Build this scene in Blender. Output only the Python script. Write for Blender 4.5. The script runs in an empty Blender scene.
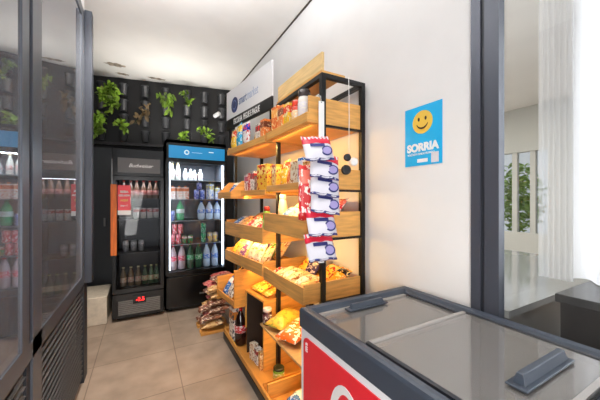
import bpy, bmesh, math, random
from mathutils import Matrix, Vector, Euler
R = math.radians
random.seed(11)
SC = bpy.context.scene
COL = SC.collection

# ------------------------------------------------------------------ materials
def nodes(name):
    m = bpy.data.materials.new(name); m.use_nodes = True
    nt = m.node_tree; nt.nodes.clear()
    out = nt.nodes.new('ShaderNodeOutputMaterial')
    return m, nt, out
def rgb(c):
    return tuple((x/12.92 if x <= .04045 else ((x+.055)/1.055)**2.4) for x in (v/255 for v in c)) + (1,)
def mat(name, c, rough=.5, metal=0, var=0, scale=20, stretch=(1,1,1), emis=0, bump=0, spec=.5):
    m, nt, out = nodes(name)
    b = nt.nodes.new('ShaderNodeBsdfPrincipled')
    b.inputs['Base Color'].default_value = rgb(c)
    b.inputs['Roughness'].default_value = rough
    b.inputs['Metallic'].default_value = metal
    b.inputs['Specular IOR Level'].default_value = spec
    if emis:
        b.inputs['Emission Color'].default_value = rgb(c); b.inputs['Emission Strength'].default_value = emis
    if var or bump:
        tc = nt.nodes.new('ShaderNodeTexCoord'); mp = nt.nodes.new('ShaderNodeMapping')
        mp.inputs['Scale'].default_value = stretch
        n = nt.nodes.new('ShaderNodeTexNoise'); n.inputs['Scale'].default_value = scale; n.inputs['Detail'].default_value = 4
        nt.links.new(tc.outputs['Object'], mp.inputs[0]); nt.links.new(mp.outputs[0], n.inputs['Vector'])
        if var:
            r = nt.nodes.new('ShaderNodeValToRGB')
            d = rgb([max(0, v*(1-var)) for v in c]); l = rgb([min(255, v*(1+var)) for v in c])
            r.color_ramp.elements[0].position = .3; r.color_ramp.elements[1].position = .7
            r.color_ramp.elements[0].color = d; r.color_ramp.elements[1].color = l
            nt.links.new(n.outputs['Fac'], r.inputs[0]); nt.links.new(r.outputs[0], b.inputs['Base Color'])
        if bump:
            bp = nt.nodes.new('ShaderNodeBump'); bp.inputs['Strength'].default_value = bump; bp.inputs['Distance'].default_value = .01
            nt.links.new(n.outputs['Fac'], bp.inputs['Height']); nt.links.new(bp.outputs[0], b.inputs['Normal'])
    nt.links.new(b.outputs[0], out.inputs[0])
    return m
PM = {}
def pmat(c1, c2=None, c3=None, rough=.35):
    """printed packaging: base colour, a band of a second colour, blotches of print in a third"""
    key = (c1, c2, c3)
    if key in PM: return PM[key]
    c2 = c2 or c1; c3 = c3 or c2
    m, nt, out = nodes('printed_packaging')
    b = nt.nodes.new('ShaderNodeBsdfPrincipled'); b.inputs['Roughness'].default_value = rough
    tc = nt.nodes.new('ShaderNodeTexCoord'); sp = nt.nodes.new('ShaderNodeSeparateXYZ')
    nt.links.new(tc.outputs['Generated'], sp.inputs[0])
    r = nt.nodes.new('ShaderNodeValToRGB'); r.color_ramp.interpolation = 'CONSTANT'
    e = r.color_ramp.elements
    e[0].position = 0; e[0].color = rgb(c1); e[1].position = .66; e[1].color = rgb(c2)
    x = e.new(.9); x.color = rgb(c1)
    nt.links.new(sp.outputs[2], r.inputs[0])
    n = nt.nodes.new('ShaderNodeTexNoise'); n.inputs['Scale'].default_value = 4.5; n.inputs['Detail'].default_value = 3
    mp = nt.nodes.new('ShaderNodeMapping'); mp.inputs['Scale'].default_value = (1, 1, 2)
    mp.inputs['Location'].default_value = (random.random()*9, random.random()*9, 0)
    nt.links.new(tc.outputs['Generated'], mp.inputs[0]); nt.links.new(mp.outputs[0], n.inputs['Vector'])
    g = nt.nodes.new('ShaderNodeMath'); g.operation = 'GREATER_THAN'; g.inputs[1].default_value = .56
    nt.links.new(n.outputs['Fac'], g.inputs[0])
    mx = nt.nodes.new('ShaderNodeMixRGB'); mx.inputs[2].default_value = rgb(c3)
    nt.links.new(g.outputs[0], mx.inputs[0]); nt.links.new(r.outputs[0], mx.inputs[1])
    nt.links.new(mx.outputs[0], b.inputs['Base Color']); nt.links.new(b.outputs[0], out.inputs[0])
    PM[key] = m
    return m
def glass(name, tint, ior, rough=.0, gl=(1,1,1), diffuse=0, dcol=(200,200,200)):
    m, nt, out = nodes(name)
    t = nt.nodes.new('ShaderNodeBsdfTransparent'); t.inputs[0].default_value = (*tint, 1)
    g = nt.nodes.new('ShaderNodeBsdfGlossy'); g.inputs['Roughness'].default_value = rough; g.inputs[0].default_value = (*gl, 1)
    f = nt.nodes.new('ShaderNodeFresnel'); f.inputs[0].default_value = ior
    mx = nt.nodes.new('ShaderNodeMixShader')
    nt.links.new(f.outputs[0], mx.inputs[0]); nt.links.new(t.outputs[0], mx.inputs[1]); nt.links.new(g.outputs[0], mx.inputs[2])
    if diffuse:
        d = nt.nodes.new('ShaderNodeBsdfDiffuse'); d.inputs[0].default_value = rgb(dcol)
        m2 = nt.nodes.new('ShaderNodeMixShader'); m2.inputs[0].default_value = diffuse
        nt.links.new(t.outputs[0], m2.inputs[1]); nt.links.new(d.outputs[0], m2.inputs[2]); nt.links.new(m2.outputs[0], mx.inputs[1])
    nt.links.new(mx.outputs[0], out.inputs[0])
    return m
def floor_mat():
    m, nt, out = nodes('floor_tiles')
    b = nt.nodes.new('ShaderNodeBsdfPrincipled'); b.inputs['Roughness'].default_value = .45
    tc = nt.nodes.new('ShaderNodeTexCoord'); mp = nt.nodes.new('ShaderNodeMapping')
    mp.inputs['Location'].default_value = (-.25, -.4, 0)
    br = nt.nodes.new('ShaderNodeTexBrick'); br.offset = 0
    br.inputs['Scale'].default_value = 1; br.inputs['Brick Width'].default_value = .6; br.inputs['Row Height'].default_value = .6
    br.inputs['Mortar Size'].default_value = .004; br.inputs['Mortar Smooth'].default_value = .2
    br.inputs['Color1'].default_value = rgb((160,142,126)); br.inputs['Color2'].default_value = rgb((154,137,121)); br.inputs['Mortar'].default_value = rgb((122,106,92))
    n = nt.nodes.new('ShaderNodeTexNoise'); n.inputs['Scale'].default_value = 5; n.inputs['Detail'].default_value = 6
    r = nt.nodes.new('ShaderNodeValToRGB'); r.color_ramp.elements[0].color = (.72,.72,.72,1); r.color_ramp.elements[1].color = (1.1,1.1,1.1,1)
    r.color_ramp.elements[0].position = .3; r.color_ramp.elements[1].position = .7
    mx = nt.nodes.new('ShaderNodeMixRGB'); mx.blend_type = 'MULTIPLY'; mx.inputs[0].default_value = 1
    nt.links.new(tc.outputs['Object'], mp.inputs[0]); nt.links.new(mp.outputs[0], br.inputs['Vector']); nt.links.new(tc.outputs['Object'], n.inputs['Vector'])
    nt.links.new(n.outputs['Fac'], r.inputs[0]); nt.links.new(br.outputs['Color'], mx.inputs[1]); nt.links.new(r.outputs[0], mx.inputs[2])
    nt.links.new(mx.outputs[0], b.inputs['Base Color']); nt.links.new(b.outputs[0], out.inputs[0])
    return m
def curtain_mat(name='sheer_fabric', clear=.14):
    m, nt, out = nodes(name)
    d = nt.nodes.new('ShaderNodeBsdfDiffuse'); d.inputs[0].default_value = (.85,.86,.88,1)
    t = nt.nodes.new('ShaderNodeBsdfTranslucent'); t.inputs[0].default_value = (.9,.9,.92,1)
    tr = nt.nodes.new('ShaderNodeBsdfTransparent')
    a = nt.nodes.new('ShaderNodeMixShader'); a.inputs[0].default_value = .55
    b = nt.nodes.new('ShaderNodeMixShader'); b.inputs[0].default_value = clear
    nt.links.new(d.outputs[0], a.inputs[1]); nt.links.new(t.outputs[0], a.inputs[2])
    nt.links.new(a.outputs[0], b.inputs[1]); nt.links.new(tr.outputs[0], b.inputs[2]); nt.links.new(b.outputs[0], out.inputs[0])
    return m

WALL = mat('white_plaster', (226,225,224), .8, var=.015, scale=3)
CEIL = mat('ceiling_paint', (243,241,237), .85, var=.02, scale=2)
BLACKW = mat('black_wall_panel', (26,26,28), .6, var=.15, scale=4)
GREYD = mat('grey_panel', (66,68,71), .45)
WOOD = mat('light_wood', (212,158,86), .5, var=.09, scale=5, stretch=(1.5,.8,13))
WOODX = mat('light_wood_cross', (206,162,104), .5, var=.06, scale=6, stretch=(.9,9,9))
WOODO = mat('honey_wood', (214,150,70), .5, var=.08, scale=5, stretch=(1.5,.8,11))
BLK = mat('black_steel', (22,22,24), .4, .3)
BLKP = mat('black_plastic', (24,24,26), .35)
FRAME = mat('grey_aluminium', (92,97,106), .38, .35)
FRAMED = mat('dark_gasket', (38,41,48), .5)
WHITE = mat('white_plastic', (235,235,235), .4)
RED = mat('red_print', (226,34,50), .35)
RIM = mat('slate_plastic', (58,66,78), .42)
SILVER = mat('silver_plastic', (150,150,150), .35, .6)
ORANGE = mat('orange_wood', (196,96,24), .5, var=.12, scale=8, stretch=(8,8,1))
BLUE = mat('cyan_print', (8,168,224), .4)
NAVY = mat('navy_print', (28,40,92), .4)
GREYB = mat('grey_blue_print', (110,126,160), .4)
PALEB = mat('pale_blue_print', (170,180,205), .4)
YELLOW = mat('yellow_print', (226,186,72), .4)
BROWN = mat('dark_brown_print', (60,40,25), .4)
LEAF = mat('leaf_green', (104,132,46), .4, var=.45, scale=9)
LEAFD = mat('dry_leaf', (92,76,52), .6, var=.3, scale=9)
STEM = mat('stem', (86,100,50), .6)
POT = mat('pot_plastic', (62,63,66), .4)
SLAT = mat('grey_slats', (84,80,77), .5)
BLKG = mat('glossy_black', (14,14,15), .2)
GL_DOOR = glass('fridge_glass', (.93,.95,.97), 1.35)
GL_DARK = glass('tinted_fridge_glass', (.85,.86,.88), 1.18)
GL_PART = glass('partition_glass', (.42,.44,.47), 3.1, .02, gl=(.96,.97,1), diffuse=.42, dcol=(160,166,176))  # diffuse share paints a pale reflected haze into the glass
GL_WIN = glass('window_glass', (.94,.95,.95), 1.3)
GL_LID = glass('frosted_lid_glass', (.70,.69,.68), 1.9, .07, diffuse=.25, dcol=(222,216,210))
LED = mat('led_white', (225,238,255), .5, emis=9)
LEDW = mat('led_warm', (255,190,100), .5, emis=.2)
DISP = mat('red_led_display', (255,40,40), .5, emis=3)
HDRB = mat('backlit_blue', (14,124,176), .4, emis=.55)
FROST = mat('frosted_white_print', (225,240,250), .4, emis=.4)

# ------------------------------------------------------------------ mesh tools
def tagf(bm, faces, mi):
    for f in faces: f.material_index = mi
def box(bm, x0, x1, y0, y1, z0, z1, mi=0, M=None):
    m = Matrix.Translation(((x0+x1)/2, (y0+y1)/2, (z0+z1)/2)) @ Matrix.Diagonal((abs(x1-x0), abs(y1-y0), abs(z1-z0), 1))
    if M is not None: m = M @ m
    r = bmesh.ops.create_cube(bm, size=1, matrix=m)
    fs = {f for v in r['verts'] for f in v.link_faces}
    tagf(bm, fs, mi)
    return r['verts']
def bevel(bm, w, seg=2):
    bmesh.ops.bevel(bm, geom=list(bm.edges), offset=w, segments=seg, affect='EDGES', profile=.5)
def lathe(bm, prof, seg=14, mi=0, cx=0, cy=0):
    rings = []
    for r, z in prof:
        rings.append([bm.verts.new((cx+r*math.cos(2*math.pi*k/seg), cy+r*math.sin(2*math.pi*k/seg), z)) for k in range(seg)])
    for a, b in zip(rings, rings[1:]):
        for k in range(seg):
            f = bm.faces.new((a[k], a[(k+1) % seg], b[(k+1) % seg], b[k])); f.material_index = mi; f.smooth = True
    f = bm.faces.new(rings[0][::-1]); f.material_index = mi
    f = bm.faces.new(rings[-1]); f.material_index = mi
def tube(bm, pts, r, seg=8, mi=0):
    pts = [Vector(p) for p in pts]; rings = []
    for i, p in enumerate(pts):
        d = (pts[min(i+1, len(pts)-1)] - pts[max(i-1, 0)]).normalized()
        a = d.cross(Vector((0,0,1)) if abs(d.z) < .9 else Vector((1,0,0))).normalized(); b = d.cross(a)
        rings.append([bm.verts.new(p + r*(a*math.cos(2*math.pi*k/seg) + b*math.sin(2*math.pi*k/seg))) for k in range(seg)])
    for a, b in zip(rings, rings[1:]):
        for k in range(seg):
            f = bm.faces.new((a[k], a[(k+1) % seg], b[(k+1) % seg], b[k])); f.material_index = mi; f.smooth = True
    bm.faces.new(rings[0][::-1]).material_index = mi; bm.faces.new(rings[-1]).material_index = mi
def pillow(bm, w, h, t, seal=.014, seed=0, nx=9, nz=11, mi=0, zlo=None, zhi=None, grow=0):
    """a filled bag standing in the XZ plane, base at z=0, crimped seals at both ends"""
    rnd = random.Random(seed); sides = []
    lo = 0 if zlo is None else zlo; hi = 1 if zhi is None else zhi
    ph = [rnd.random()*6 for _ in range(4)]
    for s in (-1, 1):
        g = []
        for j in range(nz+1):
            v = lo + (hi-lo)*j/nz; row = []
            for i in range(nx+1):
                u = i/nx*2-1; vv = v*2-1
                zz = v*h
                infl = max(0, 1-abs(u)**2.6)**.6 * max(0, 1-(abs(vv)/(1-seal/h))**3 if abs(vv) < 1-seal/h else 0)**.6
                wr = 1 + .10*math.sin(5*u+ph[0]+4*vv) + .08*math.sin(9*vv+ph[1]-3*u)
                x = u*w/2*(1-.05*infl) ; y = s*(t/2*infl*wr + .0008 + grow)
                row.append(bm.verts.new((x, y, zz + .003*math.sin(7*u+ph[2])*(1 if j in (0, nz) else 0))))
            g.append(row)
        sides.append(g)
    for s, g in zip((-1, 1), sides):
        for j in range(nz):
            for i in range(nx):
                q = (g[j][i], g[j][i+1], g[j+1][i+1], g[j+1][i])
                f = bm.faces.new(q if s < 0 else q[::-1]); f.material_index = mi; f.smooth = True
    a, b = sides
    loop = [(j, 0) for j in range(nz, 0, -1)] + [(0, i) for i in range(nx)] + [(j, nx) for j in range(nz)] + [(nz, i) for i in range(nx, 0, -1)]
    for (p, q) in zip(loop, loop[1:]+loop[:1]):
        try:
            f = bm.faces.new((a[q[0]][q[1]], a[p[0]][p[1]], b[p[0]][p[1]], b[q[0]][q[1]])); f.material_index = mi
        except ValueError: pass
def obj(name, bm, mats, parent=None, loc=(0,0,0), rot=(0,0,0), world=False):
    if world and parent is not None:
        bmesh.ops.translate(bm, verts=bm.verts, vec=-parent.matrix_basis.translation)
    bmesh.ops.recalc_face_normals(bm, faces=bm.faces)
    me = bpy.data.meshes.new(name); bm.to_mesh(me); bm.free()
    for m in (mats if isinstance(mats, (list, tuple)) else [mats]): me.materials.append(m)
    o = bpy.data.objects.new(name, me); COL.objects.link(o)
    o.location = loc; o.rotation_euler = rot
    if parent is not None: o.parent = parent
    return o
def tag(o, label, cat, group=None):
    o['label'] = label; o['category'] = cat
    if group: o['group'] = group
    return o
def thing(name, label, cat, loc=(0,0,0), rot=(0,0,0), group=None):
    o = bpy.data.objects.new(name, None); COL.objects.link(o); o.empty_display_size = .1
    o.location = loc; o.rotation_euler = rot
    return tag(o, label, cat, group)
def struct(name, bm, m, parent=None):
    o = obj(name, bm, m, parent); o['kind'] = 'structure'; return o
def text(name, body, size, m, parent, loc, rot, shear=0, ext=.0008, align='LEFT', sx=1, bold=0):
    cu = bpy.data.curves.new(name, 'FONT'); cu.body = body; cu.size = size; cu.shear = shear; cu.extrude = ext
    cu.align_x = align; cu.align_y = 'CENTER'; cu.offset = bold
    t = bpy.data.objects.new(name, cu); COL.objects.link(t)
    me = bpy.data.meshes.new_from_object(t.evaluated_get(bpy.context.evaluated_depsgraph_get()))
    bpy.data.objects.remove(t); me.materials.clear(); me.materials.append(m)
    o = bpy.data.objects.new(name, me); COL.objects.link(o); o.parent = parent
    o.location = loc; o.rotation_euler = rot; o.scale = (sx, 1, 1)
    return o
def B(*boxes, bev=0, seg=2):
    bm = bmesh.new()
    for b in boxes: box(bm, *b)
    if bev: bevel(bm, bev, seg)
    return bm
def copy_tree(o, parent=None):
    c = o.copy(); COL.objects.link(c)
    if parent is not None: c.parent = parent
    for ch in list(o.children): copy_tree(ch, c)
    return c

# ------------------------------------------------------------------ room
H = 3.02; XW = 1.23; XP = -.38
YE = 2.75
struct('floor', B((-2.6, 6.2, -2.2, 5.6, -.1, 0)), floor_mat())
struct('ceiling', B((-2.6, 6.2, -1.4, 5.6, H, H+.1)), CEIL)
# patches of peeled paint on the ceiling
bm = bmesh.new()
for cx, cy, rx, ry in ((-.30,4.16,.10,.05), (-.24,4.42,.07,.03), (.16,4.36,.10,.03)):
    lathe(bm, [(1,-.5),(1,.5)], 18)
    vs = bm.verts[-36:] if False else list(bm.verts)[-36:]
    for i, v in enumerate(vs):
        k = 1 + .25*math.sin(i*2.3)
        v.co = Vector((cx+v.co.x*rx*k, cy+v.co.y*ry*k, H+.004+v.co.z*.012))
o = obj('peeled_paint_patch', bm, mat('bare_concrete', (150,138,124), .9, var=.25, scale=30)); o['kind'] = 'structure'
# back wall, slightly turned
AW = math.atan(-.2077); WT = Vector((.979,-.2034,0)); WN = Vector((-.2034,-.979,0)); W0 = Vector((-.6,4.65,0))
def onwall(s, z, off=0): return W0 + WT*s + WN*off + Vector((0,0,z))
MW = Matrix.Translation(W0) @ Matrix.Rotation(AW, 4, 'Z')   # local: x along wall, y into the wall, z up
bm = bmesh.new(); box(bm, -2.2, 2.2, 0, .1, 0, H, M=MW); struct('wall_back', bm, BLACKW)
bm = bmesh.new(); box(bm, -2.2, 1.9, -.10, 0, 2.085, 2.125, M=MW); struct('trim_1', bm, mat('dark_ledge', (48,47,48), .4))
bm = bmesh.new(); box(bm, -.8, .34, -.05, 0, .02, 2.05, M=MW); dr = struct('door_1', bm, GREYD)
bm = bmesh.new(); box(bm, .16, .175, -.075, -.05, 1.0, 1.11, M=MW); obj('door_handle', bm, SILVER, dr)
# right wall, window to the neighbouring room
struct('wall_right', B((XW, XW+.12, .70, 4.6, 0, H)), WALL)
bm = bmesh.new()
box(bm, XW-.012, XW+.03, .662, .70, 0, H); box(bm, XW-.012, XW+.03, .592, .646, 0, H)
box(bm, XW, XW+.08, -2.2, .60, 0, .10); box(bm, XW, XW+.08, -2.2, .60, 2.9, H); box(bm, XW, XW+.08, -1.0, -.94, 0, H)
w2 = struct('window_1', bm, mat('dark_aluminium', (74,78,88), .4, .35))
bm = bmesh.new(); box(bm, XW-.004, XW+.03, .646, .662, 0, H); obj('gasket', bm, FRAMED, w2)
bm = bmesh.new(); box(bm, XW+.012, XW+.018, -2.1, .62, .10, 2.9); obj('pane', bm, GL_WIN, w2)
# neighbouring room: far wall with a window, side walls
FG = mat('far_wall_paint', (188,187,180), .8)
bm = bmesh.new()
for y0, y1, z0, z1 in ((-2.2,2.13,0,H), (2.96,4.6,0,H), (2.13,2.96,2.22,H), (2.13,2.96,0,.76)):
    box(bm, 6.0, 6.12, y0, y1, z0, z1)
struct('wall_far_room', bm, FG)
bm = bmesh.new()
for y0, y1 in ((2.13,2.17), (2.34,2.42), (2.62,2.70), (2.92,2.96)): box(bm, 6.02, 6.1, y0, y1, .76, 2.22)
w3 = struct('window_2', bm, FG)
bm = bmesh.new(); box(bm, 6.05, 6.058, 2.15, 2.94, .76, 2.22); obj('pane', bm, GL_WIN, w3)
struct('shadow_gap_strip', B((XW-.012,XW,.70,4.4,H-.009,H)), mat('shadow_gap', (70,60,52), .8))  # dark strip painted in for the thin shade line under the ceiling
struct('wall_side_room', B((XW+.12, 6.1, 4.5, 4.6, 0, H)), FG)
def leafcloud(bm, c, rad, n, size, rnd):
    for _ in range(n):
        d = Vector((rnd.gauss(0,1), rnd.gauss(0,1), rnd.gauss(0,1))).normalized()*rnd.random()**.4
        p = Vector(c) + Vector((d.x*rad[0], d.y*rad[1], d.z*rad[2]))
        leaf(bm, p, Euler((rnd.uniform(-1,1), rnd.uniform(-1,1), rnd.uniform(0,6.3))).to_matrix(), size*rnd.uniform(.7,1.2), rnd)
def leaf(bm, p, M3, L, rnd, w=.25):
    pts = [(0,0,0), (w*L,.35*L,.06*L), (w*.75*L,.7*L,.03*L), (0,L,-.10*L), (-w*.75*L,.7*L,.03*L), (-w*L,.35*L,.06*L), (0,.4*L,-.04*L), (0,.75*L,-.05*L)]
    v = [bm.verts.new(p + M3 @ Vector(q)) for q in pts]
    for q in ((0,1,6), (0,6,5), (1,2,7,6), (6,7,4,5), (2,3,7), (7,3,4)):
        f = bm.faces.new([v[i] for i in q]); f.smooth = True
rnd = random.Random(5)
t = thing('garden_shrub', 'green shrub outside the far window, seen through the glass', 'shrub', (8.2,3.55,0))
bm = bmesh.new(); leafcloud(bm, (0,0,1.4), (.8,.45,.9), 900, .16, rnd); obj('foliage', bm, mat('shrub_leaf', (150,180,90), .5, var=.2), t)
bm = bmesh.new(); tube(bm, [(0,0,0),(.03,0,.6),(0,.02,1.3)], .04); obj('trunk', bm, STEM, t)
struct('ground', B((6.12, 14, -2, 8, -.1, -.02)), mat('paving', (170,168,160), .8))
# counter with a sheer curtain behind it
t = thing('counter', 'dark grey counter beyond the glass, below the white sheer curtain', 'counter', (2.1,-.3,0))
bm = B((1.74,2.7,-1.6,.60,.86,.90), bev=.004); obj('counter_top', bm, mat('dark_laminate', (66,64,63), .25), t, world=True)
bm = B((1.76,2.6,-1.5,.585,.0,.86)); obj('cabinet_body', bm, mat('dark_cabinet', (48,44,42), .4), t, world=True)
bm = bmesh.new(); vs = []
N = 120
for i in range(N+1):
    q = i/N; y = .655 - 2.2*q; x = 2.12 + .045*math.sin(q*80) + .02*math.sin(q*41+1)
    vs.append((bm.verts.new((x, y, .905)), bm.verts.new((x*.3+2.12*.7, y, 2.98))))
for a, b in zip(vs, vs[1:]):
    f = bm.faces.new((a[0], b[0], b[1], a[1])); f.smooth = True
bmesh.ops.solidify(bm, geom=list(bm.faces), thickness=.0015)
tag(obj('curtain', bm, curtain_mat()), 'white sheer curtain hanging in soft folds behind the right glass', 'curtain')
bm = bmesh.new(); vs = []
for i in range(41):
    y = .62 + .15*i/40; x = 2.03 + .012*math.sin(i*.9)
    vs.append((bm.verts.new((x, y, .905)), bm.verts.new((x, y, 2.98))))
for a, b in zip(vs, vs[1:]):
    f = bm.faces.new((a[0], b[0], b[1], a[1])); f.smooth = True
bmesh.ops.solidify(bm, geom=list(bm.faces), thickness=.0012)
tag(obj('curtain', bm, curtain_mat('thin_voile', .62)), 'thin see-through voile strip at the left edge of the white curtain', 'curtain')
tag(obj('coffee_table', B((1.75,3.9,.80,2.0,.70,.74), (1.85,3.75,.9,1.9,0,.70)), mat('gloss_grey', (140,140,138), .06)), 'glossy grey low table reflecting the far window beyond the glass', 'table')

# left glass partition
PZ = .80; PT = 2.74
bm = bmesh.new()
box(bm, XP-.05, XP, -1.6, 2.60, PZ-.07, PZ); box(bm, XP-.05, XP, -1.6, 2.60, PT-.07, PT)
box(bm, XP-.018, XP, 2.51, 2.60, PZ, PT-.07)
box(bm, XP-.018, XP, 1.485, 1.60, 0, PT-.07); box(bm, XP-.018, XP, 1.375, 1.445, PZ, PT-.07)
box(bm, XP-.05, XP, -.6, -.5, 0, PT-.07)
wp = struct('window_3', bm, FRAME)
bm = bmesh.new(); box(bm, XP-.018, XP-.008, 1.445, 1.485, 0, PT-.07); box(bm, XP-.04, XP-.006, 2.60, 2.625, PZ-.07, PT-.07); box(bm, XP-.05, XP-.002, 2.60, 2.74, 0, PZ-.07); obj('gasket', bm, FRAMED, wp)
obj('jamb', B((XP-.06, XP+.042, 2.625, 2.70, PZ-.07, PT+.03)), mat('dark_jamb', (58,62,72), .45, .2), wp)
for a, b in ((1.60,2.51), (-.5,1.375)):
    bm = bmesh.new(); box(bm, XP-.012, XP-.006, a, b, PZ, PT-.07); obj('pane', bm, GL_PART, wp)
    bm = bmesh.new()
    z = .03
    while z < PZ-.09:
        Ms = Matrix.Translation((XP-.02, (a+b)/2, z+.015)) @ Matrix.Rotation(R(24), 4, 'Y')
        box(bm, -.005, .005, -(b-a)/2, (b-a)/2+(.09 if b > 2 else .1), -.0175, .0175, M=Ms); z += .0365
    box(bm, XP-.05, XP-.046, a, b+.08, 0, PZ-.07)
    obj('slat_panel', bm, SLAT, wp)
struct('wall_bulkhead', B((XP-.05, XP, -1.6, 2.60, PT, H)), WALL)
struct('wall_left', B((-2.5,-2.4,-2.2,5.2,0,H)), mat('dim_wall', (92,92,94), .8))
tag(obj('plinth', B((-1.4,-.345,3.72,4.25,0,.30), bev=.008), mat('beige_stone', (198,186,168), .6, var=.06)), 'low beige stone plinth on the floor left of the dark fridge', 'plinth')

# ------------------------------------------------------------------ plant wall
cols = [.13,.39,.65,.91,1.19,1.43,1.67]; rows_ = [2.84,2.63,2.43,2.22]
cn = ['first','second','third','fourth','fifth','sixth','seventh']; rn = ['top','second','third','bottom']
for j, z in enumerate(rows_):
    for i, s in enumerate(cols):
        bm = bmesh.new(); prof = [(.034,-.075),(.041,-.07),(.047,.062),(.054,.065),(.054,.078),(.047,.078),(.042,.03)]
        lathe(bm, prof, 16)
        p = onwall(s, z, .062)
        po = obj('wall_pot', bm, POT, None, p); bm = bmesh.new(); box(bm, -.02,.02,.04,.063,-.02,.03, M=Matrix.Rotation(AW,4,'Z')); obj('bracket', bm, BLKP, po)
        tag(po, f'dark grey wall pot, {rn[j]} row, {cn[i]} column from the left', 'pot', 'pots on the plant wall')
def plant(name, label, s, z, w, h, n, L, m, seed, drop=False):
    n = int(n*.85); L *= 1.2
    rnd = random.Random(seed); p = onwall(s, z, .11)
    t = thing(name, label, 'plant', p, group='plants on the black wall')
    f = bmesh.new(); st = bmesh.new()
    for k in range(max(3, n//9)):
        ex = rnd.uniform(-w, w)/2; ez = rnd.uniform(-h, h)/2; ey = rnd.uniform(.02,.13)
        a = Vector((rnd.uniform(-.02,.02), .03, rnd.uniform(-h*.3,h*.3)))
        e = a*.2 + WT*ex + WN*ey + Vector((0,0,ez)); mid = (a+e)/2 + Vector((0,0,.03)) + WN*.02
        pts = [a, mid, e]; tube(st, pts, .003, 5)
        for q in range(9):
            u = .25+.75*rnd.random(); c = a.lerp(mid, u*2) if u < .5 else mid.lerp(e, u*2-1)
            c = c + Vector((rnd.uniform(-.03,.03), rnd.uniform(-.03,.0), rnd.uniform(-.03,.03)))
            M3 = Euler((rnd.uniform(-1.7,-.6) if drop else rnd.uniform(-1.4,.9), rnd.uniform(-.7,.7), rnd.uniform(2.2,4.2))).to_matrix()
            leaf(f, c, M3, L*rnd.uniform(.6,1.2), rnd)
    obj('foliage', f, m, t); obj('stem', st, STEM, t)
plant('climbing_plant', 'bushy green leafy plant at upper left of the black wall', .27, 2.66, .24, .34, 150, .085, LEAF, 1)
plant('climbing_plant', 'dense green plant above the ledge, leftmost on the black wall', .07, 2.31, .26, .32, 200, .085, LEAF, 2)
plant('climbing_plant', 'green plant trailing just above the ledge, second from the left', .40, 2.31, .14, .22, 40, .08, LEAF, 3)
plant('dried_plant', 'brownish withered plant between two green ones on the black wall', .62, 2.52, .26, .34, 36, .075, LEAFD, 4)
plant('trailing_plant', 'tall green plant trailing down the middle of the black wall', .93, 2.66, .2, .46, 60, .075, LEAF, 5, True)
plant('trailing_plant', 'small green plant right of the tall trailing one', 1.20, 2.70, .18, .26, 30, .07, LEAF, 6)
plant('trailing_plant', 'low green plant just above the lit fridge left corner', 1.18, 2.25, .18, .2, 30, .07, LEAF, 7)
plant('trailing_plant', 'low green plant just above the lit fridge centre', 1.46, 2.27, .26, .2, 45, .07, LEAF, 8)
t = thing('security_camera', 'small white camera-like fitting high on the plant wall right end', 'camera', onwall(1.60,2.60,.10))
bm = bmesh.new(); lathe(bm, [(.026,-.05),(.03,-.04),(.03,.05),(.024,.055)], 14); obj('camera_body', bm, WHITE, t, rot=(R(70),0,R(35)))
bm = bmesh.new(); tube(bm, [(0,0,0),(.01,.05,.03),(.02,.10,.03)], .009); obj('bracket', bm, WHITE, t)

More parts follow.
